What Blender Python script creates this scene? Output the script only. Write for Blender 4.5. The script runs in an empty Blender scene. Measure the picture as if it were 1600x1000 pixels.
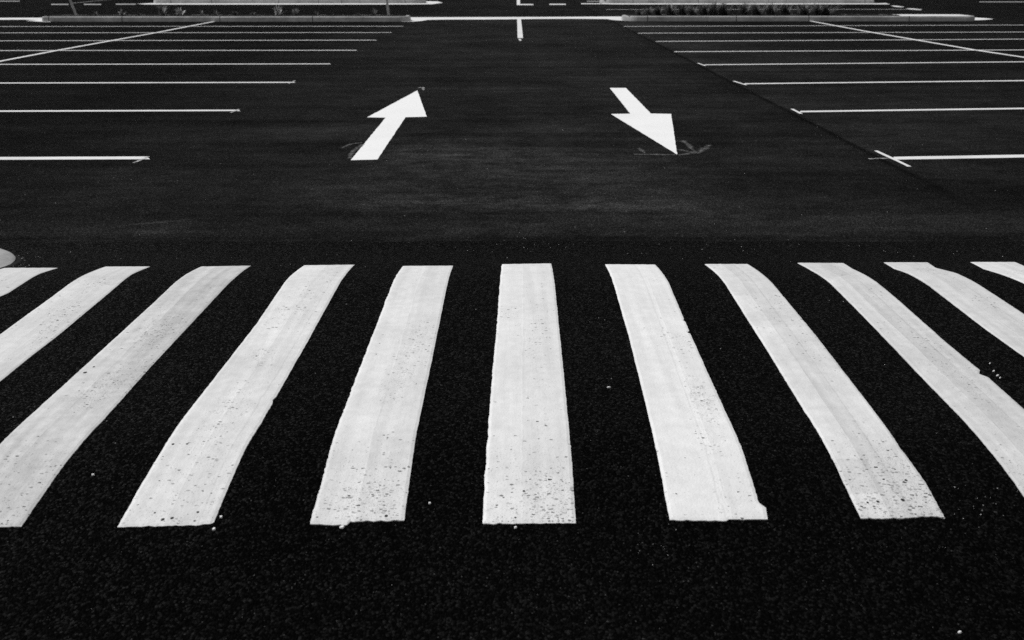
import bpy, bmesh, math, random
from math import sin, cos, tan, atan, radians, pi, sqrt
from mathutils import Vector, noise as mnoise

SC = bpy.context.scene
COL = SC.collection
random.seed(11)

# ------------------------------------------------------------------ camera
FPX = 1371.0                      # focal length in pixels of the 1600 px wide photograph
TH = atan(548.0 / FPX)            # downward tilt (horizon is 548 px above the middle)
CH = 1.6 * cos(TH)                # lens height above the asphalt
cam_d = bpy.data.cameras.new('camera')
cam = bpy.data.objects.new('camera', cam_d)
COL.objects.link(cam)
cam.location = (0, 0, CH)
cam.rotation_euler = (pi / 2 - TH, 0, 0)
cam_d.sensor_width = 36.0
cam_d.lens = 36.0 * FPX / 1600.0
cam_d.clip_start = 0.05
cam_d.clip_end = 3000
cam_d.dof.use_dof = True
cam_d.dof.focus_distance = 4.2
cam_d.dof.aperture_fstop = 4.5
SC.camera = cam

# ------------------------------------------------------------------ measured terrain
def sm(t):
    t = max(0.0, min(1.0, t))
    return t * t * (3 - 2 * t)

HUMP = (0.108, 1.62, 2.52, 3.83, 4.89, 0.006)
HX0, HX1 = -4.6, 4.8              # ends of the raised table, beyond the kerbs

def hump(x, y):
    A, a, b, c, d, t = HUMP
    z = (A + t * (y - 3.3)) * sm((y - a) / (b - a)) * (1 - sm((y - c) / (d - c)))
    return z * sm((x - HX0) / 0.7) * sm((HX1 - x) / 0.7)

def at(px, py, z=0.0, on_hump=False):
    """the spot of the place seen at a pixel of the photograph (survey by the measured camera)"""
    u = (px - 800) / FPX
    v = (py - 500) / FPX
    dx, dy, dz = u, cos(TH) - v * sin(TH), -sin(TH) - v * cos(TH)
    for _ in range(24 if on_hump else 1):
        t = (z - CH) / dz
        if on_hump:
            z = 0.5 * z + 0.5 * hump(dx * t, dy * t)
    return dx * t, dy * t

def ground_z(x, y):
    return hump(x, y) if 1.5 < y < 5.0 else 0.0

# ------------------------------------------------------------------ object helpers
def obj(name, verts, faces, mat, parent=None, smooth=False, uvs=None):
    me = bpy.data.meshes.new(name)
    me.from_pydata(verts, [], faces)
    me.validate()
    if uvs:
        lay = me.uv_layers.new(name='UVMap')
        for l in me.loops:
            lay.data[l.index].uv = uvs[l.vertex_index]
    me.materials.append(mat)
    if smooth:
        for p in me.polygons:
            p.use_smooth = True
    o = bpy.data.objects.new(name, me)
    COL.objects.link(o)
    if parent:
        o.parent = parent
    return o

def tag(o, label=None, cat=None, group=None, kind=None):
    if label: o['label'] = label
    if cat: o['category'] = cat
    if group: o['group'] = group
    if kind: o['kind'] = kind
    return o

def empty(name, loc):
    o = bpy.data.objects.new(name, None)
    o.empty_display_size = 0.2
    COL.objects.link(o)
    o.location = loc
    return o

def settle(o, loc):
    """move the origin of a mesh built in world coordinates to loc"""
    l = Vector(loc)
    for v in o.data.vertices:
        v.co -= l
    o.location = l
    return o

# ------------------------------------------------------------------ materials
class NT:
    def __init__(self, name):
        self.m = bpy.data.materials.new(name)
        self.m.use_nodes = True
        self.t = self.m.node_tree
        self.t.nodes.clear()
        self.out = self.t.nodes.new('ShaderNodeOutputMaterial')
        self.b = self.t.nodes.new('ShaderNodeBsdfPrincipled')
        self.t.links.new(self.b.outputs[0], self.out.inputs[0])
    def n(self, kind, **kw):
        nd = self.t.nodes.new(kind)
        for k, v in kw.items():
            setattr(nd, k, v)
        return nd
    def link(self, a, b):
        self.t.links.new(a, b)
    def put(self, sock, v):
        if hasattr(v, 'links') or hasattr(v, 'is_linked'):
            self.link(v, sock)
        else:
            sock.default_value = v
    def math(self, op, a, b=0.0, c=None, clamp=False):
        nd = self.n('ShaderNodeMath', operation=op)
        nd.use_clamp = clamp
        self.put(nd.inputs[0], a)
        self.put(nd.inputs[1], b)
        if c is not None: self.put(nd.inputs[2], c)
        return nd.outputs[0]
    def ramp(self, v, a, b, lo=0.0, hi=1.0, smooth=False):
        nd = self.n('ShaderNodeMapRange')
        nd.interpolation_type = 'SMOOTHSTEP' if smooth else 'LINEAR'
        nd.clamp = True
        self.put(nd.inputs['Value'], v)
        for k, x in zip(('From Min', 'From Max', 'To Min', 'To Max'), (a, b, lo, hi)):
            self.put(nd.inputs[k], x)
        return nd.outputs[0]
    def mapping(self, vec, scale=(1, 1, 1), loc=(0, 0, 0), rot=(0, 0, 0)):
        nd = self.n('ShaderNodeMapping')
        self.link(vec, nd.inputs[0])
        nd.inputs['Location'].default_value = loc
        nd.inputs['Rotation'].default_value = rot
        nd.inputs['Scale'].default_value = scale
        return nd.outputs[0]
    def noise(self, vec, scale, detail=4.0, rough=0.55):
        nd = self.n('ShaderNodeTexNoise')
        self.link(vec, nd.inputs['Vector'])
        nd.inputs['Scale'].default_value = scale
        nd.inputs['Detail'].default_value = detail
        nd.inputs['Roughness'].default_value = rough
        return nd.outputs[0]
    def voronoi(self, vec, scale, feature='F1'):
        nd = self.n('ShaderNodeTexVoronoi', feature=feature)
        self.link(vec, nd.inputs['Vector'])
        nd.inputs['Scale'].default_value = scale
        return nd
    def grey(self, v):
        nd = self.n('ShaderNodeCombineColor')
        for i in range(3):
            self.put(nd.inputs[i], v)
        return nd.outputs[0]
    def sep(self, vec):
        nd = self.n('ShaderNodeSeparateXYZ')
        self.link(vec, nd.inputs[0])
        return nd.outputs
    def mix(self, f, a, b):
        nd = self.n('ShaderNodeMix', data_type='FLOAT')
        self.put(nd.inputs[0], f)
        self.put(nd.inputs[2], a)
        self.put(nd.inputs[3], b)
        return nd.outputs[0]
    def bump(self, h, strength, dist):
        nd = self.n('ShaderNodeBump')
        nd.inputs['Strength'].default_value = strength
        nd.inputs['Distance'].default_value = dist
        self.link(h, nd.inputs['Height'])
        self.link(nd.outputs[0], self.b.inputs['Normal'])
    def done(self, base, rough, spec):
        self.link(self.grey(base) if not isinstance(base, (int, float)) else self.grey(base), self.b.inputs['Base Color'])
        self.put(self.b.inputs['Roughness'], rough)
        self.put(self.b.inputs['Specular IOR Level'], spec)
        return self.m

def asphalt(name, base, spec, scale, lot=False, bump=0.9):
    t = NT(name)
    P = t.n('ShaderNodeNewGeometry').outputs['Position']
    flat = t.mapping(P, (1, 1, 1))
    wob = t.n('ShaderNodeVectorMath', operation='ADD')
    nz = t.n('ShaderNodeTexNoise')
    nz.inputs['Scale'].default_value = 55
    t.link(P, nz.inputs['Vector'])
    sc = t.n('ShaderNodeVectorMath', operation='SCALE')
    t.link(nz.outputs['Color'], sc.inputs[0])
    sc.inputs['Scale'].default_value = 0.006
    t.link(P, wob.inputs[0]); t.link(sc.outputs[0], wob.inputs[1])
    v1 = t.voronoi(wob.outputs[0], scale)
    v2 = t.voronoi(wob.outputs[0], scale * 2.3)
    rnd = t.sep(v1.outputs['Color'])[0]
    rnd2 = t.sep(v2.outputs['Color'])[1]
    stone = t.math('POWER', rnd, 3.0)
    stone = t.math('ADD', t.math('MULTIPLY', stone, 1.5), t.math('MULTIPLY', t.math('POWER', rnd2, 4.0), 1.1))
    tone = t.math('ADD', 0.45, stone)
    big = t.noise(flat, 0.9, 5, 0.6)
    big2 = t.noise(flat, 0.22, 3, 0.5)
    tone = t.math('MULTIPLY', tone, t.ramp(big, 0.3, 0.72, 0.7, 1.35))
    tone = t.math('MULTIPLY', tone, t.ramp(big2, 0.35, 0.65, 0.8, 1.2))
    if lot:
        # paver passes run across the picture; the seam of the bays runs away from the camera
        strk = t.noise(t.mapping(P, (0.10, 2.2, 1), (3, 1, 0)), 1.0, 6, 0.62)
        tone = t.math('MULTIPLY', tone, t.ramp(strk, 0.3, 0.7, 0.6, 1.42))
        strk2 = t.noise(t.mapping(P, (0.35, 0.8, 1), (9, 4, 0)), 1.0, 5, 0.6)
        tone = t.math('MULTIPLY', tone, t.ramp(strk2, 0.35, 0.7, 0.78, 1.4))
        pat = t.noise(t.mapping(P, (4.0, 7.0, 1), (2, 7, 0)), 1.0, 6, 0.68)
        tone = t.math('MULTIPLY', tone, t.ramp(pat, 0.3, 0.7, 0.62, 1.42))
        x, y, z = t.sep(P)
        xw = t.math('ADD', x, t.math('MULTIPLY', t.math('SUBTRACT', t.noise(P, 1.3, 3), 0.5), 0.06))
        yw = t.math('ADD', y, t.math('MULTIPLY', t.math('SUBTRACT', t.noise(P, 0.8, 4), 0.5), 0.10))
        grain = t.noise(P, 75, 3, 0.7)
        tone = t.math('MULTIPLY', tone, t.ramp(grain, 0.32, 0.68, 0.62, 1.4))
        # darker to both sides: fresher bay asphalt plus lens vignette painted into the tone
        tone = t.math('MULTIPLY', tone, t.ramp(x, -5.4, -1.8, 0.34, 1.0, True))
        tone = t.math('MULTIPLY', tone, t.ramp(x, 3.0, 8.0, 1.0, 0.6, True))
        # the cross road past the concrete strip is a fresher, blacker mat
        tone = t.math('MULTIPLY', tone, t.ramp(y, 30.2, 31.0, 1.0, 0.62))
        # bay asphalt right of the joint is an older, greyer pour, palest beside the joint
        bay = t.math('GREATER_THAN', xw, 3.13)
        bay = t.math('MULTIPLY', bay, t.ramp(y, 5.6, 8.0, 0.1, 1.0))
        tone = t.math('MULTIPLY', tone, t.mix(bay, 1.0, t.ramp(x, 3.1, 6.5, 1.25, 0.85)))
        # bay joint: a darker fringe on the aisle side and the joint itself
        fr = t.ramp(xw, 2.2, 3.13, 0.0, 1.0)
        fr = t.math('MULTIPLY', fr, t.math('SUBTRACT', 1.0, bay))
        tone = t.math('MULTIPLY', tone, t.math('SUBTRACT', 1.0, t.math('MULTIPLY', fr, 0.22)))
        j = t.math('MULTIPLY', t.ramp(t.math('ABSOLUTE', t.math('SUBTRACT', xw, 3.11)), 0.01, 0.06, 0.6, 0.0), t.ramp(y, 5.6, 7.4, 0.15, 1.0))
        tone = t.math('MULTIPLY', tone, t.math('SUBTRACT', 1.0, j))
        # transverse construction joints
        inx = t.math('MULTIPLY', t.math('LESS_THAN', x, 3.1), t.math('GREATER_THAN', x, -6.0))
        for yy, w, s in ((12.66, 0.06, 0.55), (8.63, 0.03, 0.35), (17.6, 0.09, 0.4), (21.5, 0.12, 0.35), (5.02, 0.07, 0.45), (35.0, 0.5, 0.4)):
            k = t.ramp(t.math('ABSOLUTE', t.math('SUBTRACT', yw, yy)), w * 0.3, w, s, 0.0)
            k = t.math('MULTIPLY', k, t.ramp(t.noise(t.mapping(P, (0.5, 0.2, 1), (yy, 0, 0)), 1.0, 4), 0.35, 0.6))
            tone = t.math('MULTIPLY', tone, t.math('SUBTRACT', 1.0, t.math('MULTIPLY', k, inx)))
        # dry dust scuffs left on the aisle
        dn = t.ramp(t.noise(t.mapping(P, (1.0, 1.6, 1)), 4.5, 8, 0.75), 0.38, 0.66)
        for (px, py, rx, ry, a, s) in ((250, 347, 0.26, 0.035, 0.35, 2.6), (215, 309, 0.22, 0.04, -0.1, 1.2),
                                       (620, 318, 1.0, 0.35, 0.1, 0.6), (830, 275, 2.3, 1.9, 0, 1.15), (1010, 330, 1.2, 0.5, 0.1, 0.3),
                                       (280, 362, 0.5, 0.06, 0.1, 0.9), (900, 320, 1.6, 0.4, -0.15, 0.3), (690, 235, 1.4, 0.9, 0.1, 0.8),
                                       (1230, 340, 0.9, 0.25, -0.1, 0.4), (480, 200, 1.2, 0.9, 0.2, 0.35)):
            cx, cy = at(px, py)
            m = t.n('ShaderNodeMapping')
            m.vector_type = 'TEXTURE'
            t.link(P, m.inputs[0])
            m.inputs['Location'].default_value = (cx, cy, 0)
            m.inputs['Rotation'].default_value = (0, 0, a)
            m.inputs['Scale'].default_value = (rx, ry, 1)
            ln = t.n('ShaderNodeVectorMath', operation='LENGTH')
            t.link(m.outputs[0], ln.inputs[0])
            e = t.math('MULTIPLY', t.ramp(ln.outputs['Value'], 0.2, 1.0, 1.0, 0.0, True), dn)
            tone = t.math('MULTIPLY', tone, t.math('ADD', 1.0, t.math('MULTIPLY', e, s)))
    col = t.math('MULTIPLY', tone, base)
    # rare pale stones in the mix
    sp = t.math('GREATER_THAN', rnd2, 0.998)
    col = t.math('MULTIPLY_ADD', sp, 0.05, col)
    h = t.math('SUBTRACT', 1.0, v1.outputs['Distance'])
    h = t.math('ADD', h, t.math('MULTIPLY', t.math('SUBTRACT', 1.0, v2.outputs['Distance']), 0.45))
    h = t.math('ADD', h, t.math('MULTIPLY', rnd, 0.7))
    t.bump(h, bump, 0.005)
    rgh = t.ramp(rnd2, 0.0, 1.0, 0.9, 0.5)
    # a few polished faces among dull, binder-coated stones
    sp_ = t.math('MULTIPLY_ADD', t.math('POWER', rnd, 6.0), spec * 14, spec)
    return t.done(col, rgh, sp_)

def paint(name, val=0.8, seams=(), near_pits=0.4, mid_pits=0.3, patch=None, clusters=(), holes=(), dirt=0.12, seed=0.0, pitscale=115.0):
    """thick road paint; UV: u across 0..1, v metres from the near end"""
    t = NT(name)
    uvn = t.n('ShaderNodeUVMap', uv_map='UVMap').outputs[0]
    u, v, _ = t.sep(uvn)
    P0 = t.n('ShaderNodeNewGeometry').outputs['Position']
    P = t.mapping(P0, (1, 1, 1), (seed * 3.1, seed * 1.7, 0))
    n1 = t.noise(P, 3.0, 6, 0.6)
    n2 = t.noise(P, 28.0, 5, 0.6)
    n3 = t.noise(t.mapping(P, (22, 0.9, 1)), 1.0, 6, 0.66)
    n4 = t.noise(t.mapping(P, (1.5, 7.0, 1)), 1.0, 5, 0.6)
    col = t.math('MULTIPLY', val, t.ramp(n1, 0.3, 0.7, 1.0 - dirt, 1.0))
    col = t.math('MULTIPLY', col, t.ramp(n2, 0.3, 0.7, 1.0 - dirt * 0.9, 1.03))
    col = t.math('MULTIPLY', col, t.ramp(n3, 0.32, 0.68, 1.0 - dirt * 1.1, 1.03))
    col = t.math('MULTIPLY', col, t.ramp(n4, 0.32, 0.7, 1.0 - dirt * 0.55, 1.02))
    uw = t.math('ADD', u, t.math('MULTIPLY', t.math('SUBTRACT', t.noise(P, 5.0, 4), 0.5), 0.05))
    hh = t.math('MULTIPLY', n2, 0.25)
    for i, (s, k) in enumerate(seams):
        step = t.ramp(uw, s - 0.01, s + 0.01)
        col = t.math('MULTIPLY', col, t.math('SUBTRACT', 1.0, t.math('MULTIPLY', step, k)))
        hh = t.math('MULTIPLY_ADD', step, (0.4 if k > 0 else -0.4), hh)
        # grime caught along the overlap
        line = t.ramp(t.math('ABSOLUTE', t.math('SUBTRACT', uw, s + 0.008)), 0.0, 0.016, 0.03 + abs(k) * 1.7, 0.0)
        line = t.math('MULTIPLY', line, t.ramp(t.noise(P, 9.0, 4), 0.42, 0.62))
        col = t.math('MULTIPLY', col, t.math('SUBTRACT', 1.0, line))
    # worn-through pits showing the asphalt
    vo = t.voronoi(t.mapping(P, (0.62, 1.15, 1)), pitscale)
    r = t.sep(vo.outputs['Color'])
    rad = t.ramp(t.math('POWER', r[1], 2.0), 0.0, 1.0, 0.16, 0.48)
    dot = t.math('LESS_THAN', t.math('ADD', vo.outputs['Distance'], t.math('MULTIPLY', t.math('SUBTRACT', t.noise(P, 210, 3), 0.5), 0.95)), rad)
    area = t.ramp(t.noise(t.mapping(P, (1.3, 0.8, 1)), 3.2, 4, 0.6), 0.44, 0.68)
    side = t.ramp(t.math('ABSOLUTE', t.math('SUBTRACT', u, 0.66)), 0.05, 0.4, 1.0, 0.15)
    nearm = t.ramp(v, 0.03, 0.42, 1.0, 0.0)
    prob = t.math('ADD', t.math('MULTIPLY', t.math('MULTIPLY', area, side), mid_pits), t.math('MULTIPLY', nearm, near_pits))
    for (cu, cv, ru, rv, k) in clusters:
        e = t.math('ADD', t.math('POWER', t.math('DIVIDE', t.math('SUBTRACT', u, cu), ru), 2.0), t.math('POWER', t.math('DIVIDE', t.math('SUBTRACT', v, cv), rv), 2.0))
        prob = t.math('ADD', prob, t.math('MULTIPLY', t.ramp(e, 0.1, 1.0, k, 0.0), t.ramp(t.noise(P, 18, 3), 0.4, 0.6, 0.3, 1.0)))
    pit = t.math('MULTIPLY', dot, t.math('LESS_THAN', r[0], prob))
    depth = t.ramp(t.math('POWER', r[2], 1.6), 0.0, 1.0, 0.34, 1.0)
    pitf = t.math('MULTIPLY', pit, depth)
    # finer pin holes
    vf = t.voronoi(P, pitscale * 2.6)
    rf = t.sep(vf.outputs['Color'])
    pin = t.math('MULTIPLY', t.math('LESS_THAN', vf.outputs['Distance'], 0.33), t.math('LESS_THAN', rf[0], t.math('MULTIPLY', prob, 0.5)))
    pitf = t.math('MAXIMUM', pitf, t.math('MULTIPLY', pin, 0.45))
    for (cu, cv, rr) in holes:
        hw = t.math('MULTIPLY', t.math('SUBTRACT', t.noise(P, 90, 2), 0.5), 0.9)
        e = t.math('ADD', t.math('POWER', t.math('DIVIDE', t.math('SUBTRACT', u, cu), rr / 0.265), 2.0), t.math('POWER', t.math('DIVIDE', t.math('SUBTRACT', v, cv), rr), 2.0))
        pitf = t.math('MAXIMUM', pitf, t.ramp(t.math('ADD', e, hw), 0.8, 1.1, 1.0, 0.0))
    if patch:
        u0, u1, v0, v1, k = patch
        pm = t.math('MULTIPLY', t.math('MULTIPLY', t.ramp(uw, u0 - 0.01, u0 + 0.01), t.ramp(uw, u1 - 0.02, u1 + 0.02, 1, 0)),
                    t.math('MULTIPLY', t.ramp(v, v0 - 0.004, v0 + 0.004), t.ramp(v, v1 - 0.004, v1 + 0.004, 1, 0)))
        pm = t.math('MULTIPLY', pm, t.ramp(t.noise(P, 60, 4, 0.7), 0.3, 0.6, 0.4, 1.0))
        col = t.math('MULTIPLY', col, t.math('SUBTRACT', 1.0, t.math('MULTIPLY', pm, k)))
    col = t.mix(pitf, col, 0.03)
    # asphalt stones telegraph through the coat
    vs = t.voronoi(P, 120)
    hh = t.math('MULTIPLY_ADD', vs.outputs['Distance'], -0.35, hh)
    hh = t.math('MULTIPLY_ADD', pitf, -1.6, hh)
    t.bump(hh, 0.45, 0.003)
    return t.done(col, 0.75, 0.25)

def line_paint(name, val=0.72, wear=0.15):
    t = NT(name)
    P = t.n('ShaderNodeNewGeometry').outputs['Position']
    n1 = t.noise(P, 2.2, 5)
    n2 = t.noise(P, 34, 5, 0.7)
    col = t.math('MULTIPLY', val, t.ramp(n1, 0.3, 0.7, 1 - wear, 1.0))
    col = t.math('MULTIPLY', col, t.ramp(n2, 0.3, 0.7, 1 - wear, 1.02))
    t.bump(n2, 0.3, 0.003)
    return t.done(col, 0.75, 0.25)

def chalk(name, lo=0.5, hi=0.66, alpha=0.5, val=0.35, soft=False):
    """scuffed marks: the paint only sits on the high stones"""
    t = NT(name)
    P = t.n('ShaderNodeNewGeometry').outputs['Position']
    n = t.noise(P, 26, 5, 0.7)
    a = t.math('MULTIPLY', t.ramp(n, lo, hi), alpha)
    if soft:
        u = t.sep(t.n('ShaderNodeUVMap', uv_map='UVMap').outputs[0])[0]
        e = t.math('SUBTRACT', 1.0, t.math('POWER', t.math('ABSOLUTE', t.math('MULTIPLY_ADD', u, 2.0, -1.0)), 1.2))
        a = t.math('MULTIPLY', a, e)
    t.link(a, t.b.inputs['Alpha'])
    return t.done(val, 0.9, 0.1)

def concrete(name, val, var=0.25, scale=3.0):
    t = NT(name)
    P = t.n('ShaderNodeNewGeometry').outputs['Position']
    n1 = t.noise(P, scale, 6, 0.62)
    n2 = t.noise(P, scale * 9, 5, 0.6)
    n3 = t.noise(t.mapping(P, (1.2, 1.2, 14)), 1.0, 4)
    col = t.math('MULTIPLY', val, t.ramp(n1, 0.3, 0.7, 1 - var, 1.05))
    col = t.math('MULTIPLY', col, t.ramp(n2, 0.3, 0.7, 1 - var * 0.6, 1.05))
    col = t.math('MULTIPLY', col, t.ramp(n3, 0.35, 0.65, 1 - var * 0.5, 1.0))
    t.bump(n2, 0.3, 0.004)
    return t.done(col, 0.9, 0.2)

def plain(name, val, rough=0.8, spec=0.2, var=0.3, scale=20):
    t = NT(name)
    P = t.n('ShaderNodeNewGeometry').outputs['Position']
    n = t.noise(P, scale, 4)
    return t.done(t.math('MULTIPLY', val, t.ramp(n, 0.3, 0.7, 1 - var, 1 + var)), rough, spec)

M_LOT = asphalt('lot_asphalt', 0.0128, 0.001, 150, lot=True, bump=0.8)
M_HUMP = asphalt('hump_asphalt', 0.0026, 0.007, 150, bump=1.0)
M_LINE = line_paint('line_paint', 0.78)
M_LINE_FAR = line_paint('worn_line_paint', 0.42, 0.3)
M_ARROW = line_paint('arrow_paint', 0.84, 0.06)
M_CHALK = chalk('chalk_scuff', 0.38, 0.68, 0.55, 0.3, True)
M_CHALK2 = chalk('chalk_firm', 0.40, 0.58, 0.85, 0.5)
M_KERB = concrete('kerb_concrete', 0.5, 0.42, 1.6)
M_DRAIN = concrete('drain_concrete', 0.74, 0.12)
M_PAD = concrete('pad_concrete', 0.44, 0.3, 7.0)
M_SOIL = plain('mulch', 0.014, 0.95, 0.05, 0.5, 18)
M_STAKE = plain('weathered_timber', 0.36, 0.9, 0.1, 0.3, 9)
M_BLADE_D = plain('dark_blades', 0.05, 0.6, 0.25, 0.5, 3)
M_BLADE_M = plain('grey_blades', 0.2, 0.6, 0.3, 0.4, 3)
M_BLADE_L = plain('dry_blades', 0.6, 0.7, 0.2, 0.4, 3)
M_STONE = plain('pale_stone', 0.36, 0.8, 0.3, 0.75, 9)
M_CHIP = plain('paint_flake', 0.78, 0.7, 0.3, 0.05, 40)
M_GAP = plain('sealant', 0.006, 0.8, 0.1)

# ------------------------------------------------------------------ ground
def ground():
    r = 700.0
    xs = [-r, -60, -15, -5, 0, 5, 15, 60, r]
    ys = [-r, -20, 0, 5, 12, 30, 60, 150, r]
    V = [(x, y, 0.0) for y in ys for x in xs]
    n = len(xs)
    F = [(j * n + i, j * n + i + 1, (j + 1) * n + i + 1, (j + 1) * n + i) for j in range(len(ys) - 1) for i in range(n - 1)]
    tag(obj('parking_lot_ground', V, F, M_LOT), kind='structure')
ground()

def raised_crossing():
    y0, y1 = HUMP[1] - 0.0, HUMP[4] + 0.07
    nx, ny = 96, 150
    V, F = [], []
    for j in range(ny + 1):
        for i in range(nx + 1):
            x = HX0 + (HX1 - HX0) * i / nx
            y = y0 + (y1 - y0) * j / ny
            if j in (0, ny):                     # hand-laid toe: a slightly wandering edge
                y += 0.035 * (mnoise.noise(Vector((x * 1.7, j, 0.3))) + 0.5 * mnoise.noise(Vector((x * 6.0, j, 7.3))))
            z = hump(x, y) + 0.006
            z += 0.0025 * mnoise.noise(Vector((x * 2.2, y * 2.2, 4.0)))
            if j in (0, ny) or i in (0, nx):
                z = 0.0015
            V.append((x, y, z))
    n = nx + 1
    for j in range(ny):
        for i in range(nx):
            F.append((j * n + i, j * n + i + 1, (j + 1) * n + i + 1, (j + 1) * n + i))
    tag(obj('road_hump', V, F, M_HUMP, smooth=True), kind='structure')
raised_crossing()
SURF = 0.006

# ------------------------------------------------------------------ zebra stripes
def interp(tab, y):
    if y <= tab[0][0]: 
        return tab[0][1]
    for (a, b), (c, d) in zip(tab, tab[1:]):
        if y <= c:
            return b + (d - b) * (y - a) / (c - a)
    return tab[-1][1]

def edge(pts):
    w = [at(px, py, 0, True) for px, py in pts]
    return sorted((y, x) for x, y in w)

NEAR_Y = at(800, 821, 0, True)[1]
FAR_Y = at(800, 415, 0, True)[1]

E = {
 '0R': [(89.9, 421.3), (62.7, 429.9), (34, 447), (14, 460), (0, 466)],
 '1L': [(165, 419), (129, 433.6), (83.6, 465), (0, 526)],
 '1R': [(235, 418.8), (207, 430.8), (184, 449), (95, 524), (51, 558), (0, 599.6)],
 '2L': [(0, 699), (136, 572), (238, 478), (292, 430.6), (314.5, 419)],
 '2R': [(34, 826.6), (68, 777), (102, 728.5), (161.5, 660), (245, 566.6), (367, 437), (391.5, 418)],
 '3L': [(184, 828), (214, 774), (251.6, 711), (284, 660), (401, 509), (452, 435.5), (476, 417)],
 '3R': [(335, 820), (384, 704), (408, 665), (438.7, 611), (483, 532.6), (540, 432), (554, 416)],
 '4L': [(484.4, 823), (502, 760), (523, 683), (570, 558.6), (617, 437), (630, 418)],
 '4R': [(631.6, 816.6), (651, 680), (672.7, 576), (699, 447), (708, 417.6)],
 '5L': [(784.3, 415.3), (775.5, 523.4), (769.6, 582), (762.2, 685), (757.3, 753.6), (754.8, 822)],
 '5R': [(861, 414), (866, 441), (876.8, 547), (889.9, 685), (895.5, 753.6), (899.7, 821)],
 '6L': [(1046, 816), (1033, 747), (1010, 640), (981.6, 524.8), (956.4, 439.6), (945.6, 415.4)],
 '6R': [(1199, 814.7), (1196, 797), (1185, 789), (1162.5, 715), (1130, 640), (1077.5, 522.4), (1044, 443.2), (1023.6, 415.8)],
 '7L': [(1344, 813), (1317, 756), (1305, 730), (1253, 640), (1197.5, 548.7), (1140, 457.6), (1123, 433.6), (1101, 415)],
 '7R': [(1475.6, 813), (1444, 756), (1406, 704), (1361, 640), (1269.5, 521), (1201, 439.6), (1176, 420), (1168, 415)],
 '8L': [(1598, 777), (1564, 730), (1538, 699), (1489, 643), (1447, 600), (1396, 545.6), (1295, 443), (1267, 424.6), (1246, 413)],
 '8R': [(1317.6, 413.4), (1331.6, 422.4), (1356.8, 435), (1401.5, 470), (1480, 540), (1536, 586), (1600, 643.5)],
 '9L': [(1380.5, 412.3), (1396, 421.8), (1418.3, 429.4), (1452, 449), (1536, 514.8), (1600, 561)],
 '9R': [(1449, 412.3), (1461.7, 421), (1494, 429.4), (1536, 451.8), (1600, 493.8)],
 '10L': [(1515.7, 411.8), (1536, 422.4), (1564, 430.8), (1600, 445.3)],
}
def uv(n, px, py):
    """where on stripe n a pixel of the photograph falls: (u across, v along)"""
    x, y = at(px, py, 0, True)
    a, b = interp(edge(E[n + 'L']), y), interp(edge(E[n + 'R']), y)
    return (x - a) / (b - a), y - NEAR_Y
def cl(n, *L): return [uv(n, a, b) + (ru, rv, k) for a, b, ru, rv, k in L]
def ho(n, *L): return [uv(n, a, b) + (rr,) for a, b, rr in L]

def stripe(label, mat, L, R, far, near, jit=(0.0016, 0.0016), chips=(), width=None, seed=0):
    """L, R: surveyed edges (None: the other edge and a width); far / near: end lines as (u, pixel row)"""
    eL = edge(L) if L else None
    eR = edge(R) if R else None
    if eL is None: eL = [(y, x - width) for y, x in eR]
    if eR is None: eR = [(y, x + width) for y, x in eL]
    def endY(tab, u):
        tt = []
        for (uu, py) in tab:
            xx = interp(eL, 0) * (1 - uu) + interp(eR, 0) * uu
            # the row of the end at that place on the surface
            px = 800
            tt.append((uu, at(px, py, 0, True)[1]))
        return interp(tt, u)
    nu, nv = 28, 250
    V, U, F = [], [], []
    for j in range(nv + 1):
        t = j / nv
        for i in range(nu + 1):
            u = i / nu
            ya, yb = endY(near, u), endY(far, u)
            ya += 0.004 * mnoise.noise(Vector((u * 14, seed, 2.0))) + 0.002 * mnoise.noise(Vector((u * 60, seed, 5.0)))
            yb += 0.006 * mnoise.noise(Vector((u * 10, seed, 9.0)))
            y = ya + (yb - ya) * t
            xl, xr = interp(eL, y), interp(eR, y)
            jl = jit[0] * (mnoise.noise(Vector((y * 70, seed, 1.1))) + 0.8 * mnoise.noise(Vector((y * 19, seed, 3.3))))
            jr = jit[1] * (mnoise.noise(Vector((y * 70, seed, 21.1))) + 0.8 * mnoise.noise(Vector((y * 19, seed, 13.3))))
            for (side, cy, cw, cd) in chips:
                d = cd * max(0.0, 1 - abs(y - cy) / cw)
                if side == 'R': jr -= d
                else: jl += d
            xl += jl; xr += jr
            x = xl + (xr - xl) * u
            rim = min(i, nu - i) == 0 or j in (0, nv)
            V.append((x, y, hump(x, y) + SURF + (0.0022 if rim else 0.0042)))
            U.append((u, y - NEAR_Y))
    n = nu + 1
    for j in range(nv):
        for i in range(nu):
            F.append((j * n + i, j * n + i + 1, (j + 1) * n + i + 1, (j + 1) * n + i))
    # skirt: the coat has a thickness
    ring = [i for i in range(n)] + [j * n + nu for j in range(1, nv + 1)] + [nv * n + i for i in range(nu - 1, -1, -1)] + [j * n for j in range(nv - 1, 0, -1)]
    base = len(V)
    for k in ring:
        x, y, z = V[k]
        V.append((x, y, z - 0.006)); U.append(U[k])
    m = len(ring)
    for k in range(m):
        F.append((ring[k], base + k, base + (k + 1) % m, ring[(k + 1) % m]))
    o = obj('crosswalk_stripe', V, F, mat, uvs=U)
    cx = (eL[0][1] + eR[0][1]) / 2
    settle(o, (cx, (NEAR_Y + FAR_Y) / 2, 0))
    tag(o, label, 'crosswalk stripe', 'white stripes of the pedestrian crossing')
    return o

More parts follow.
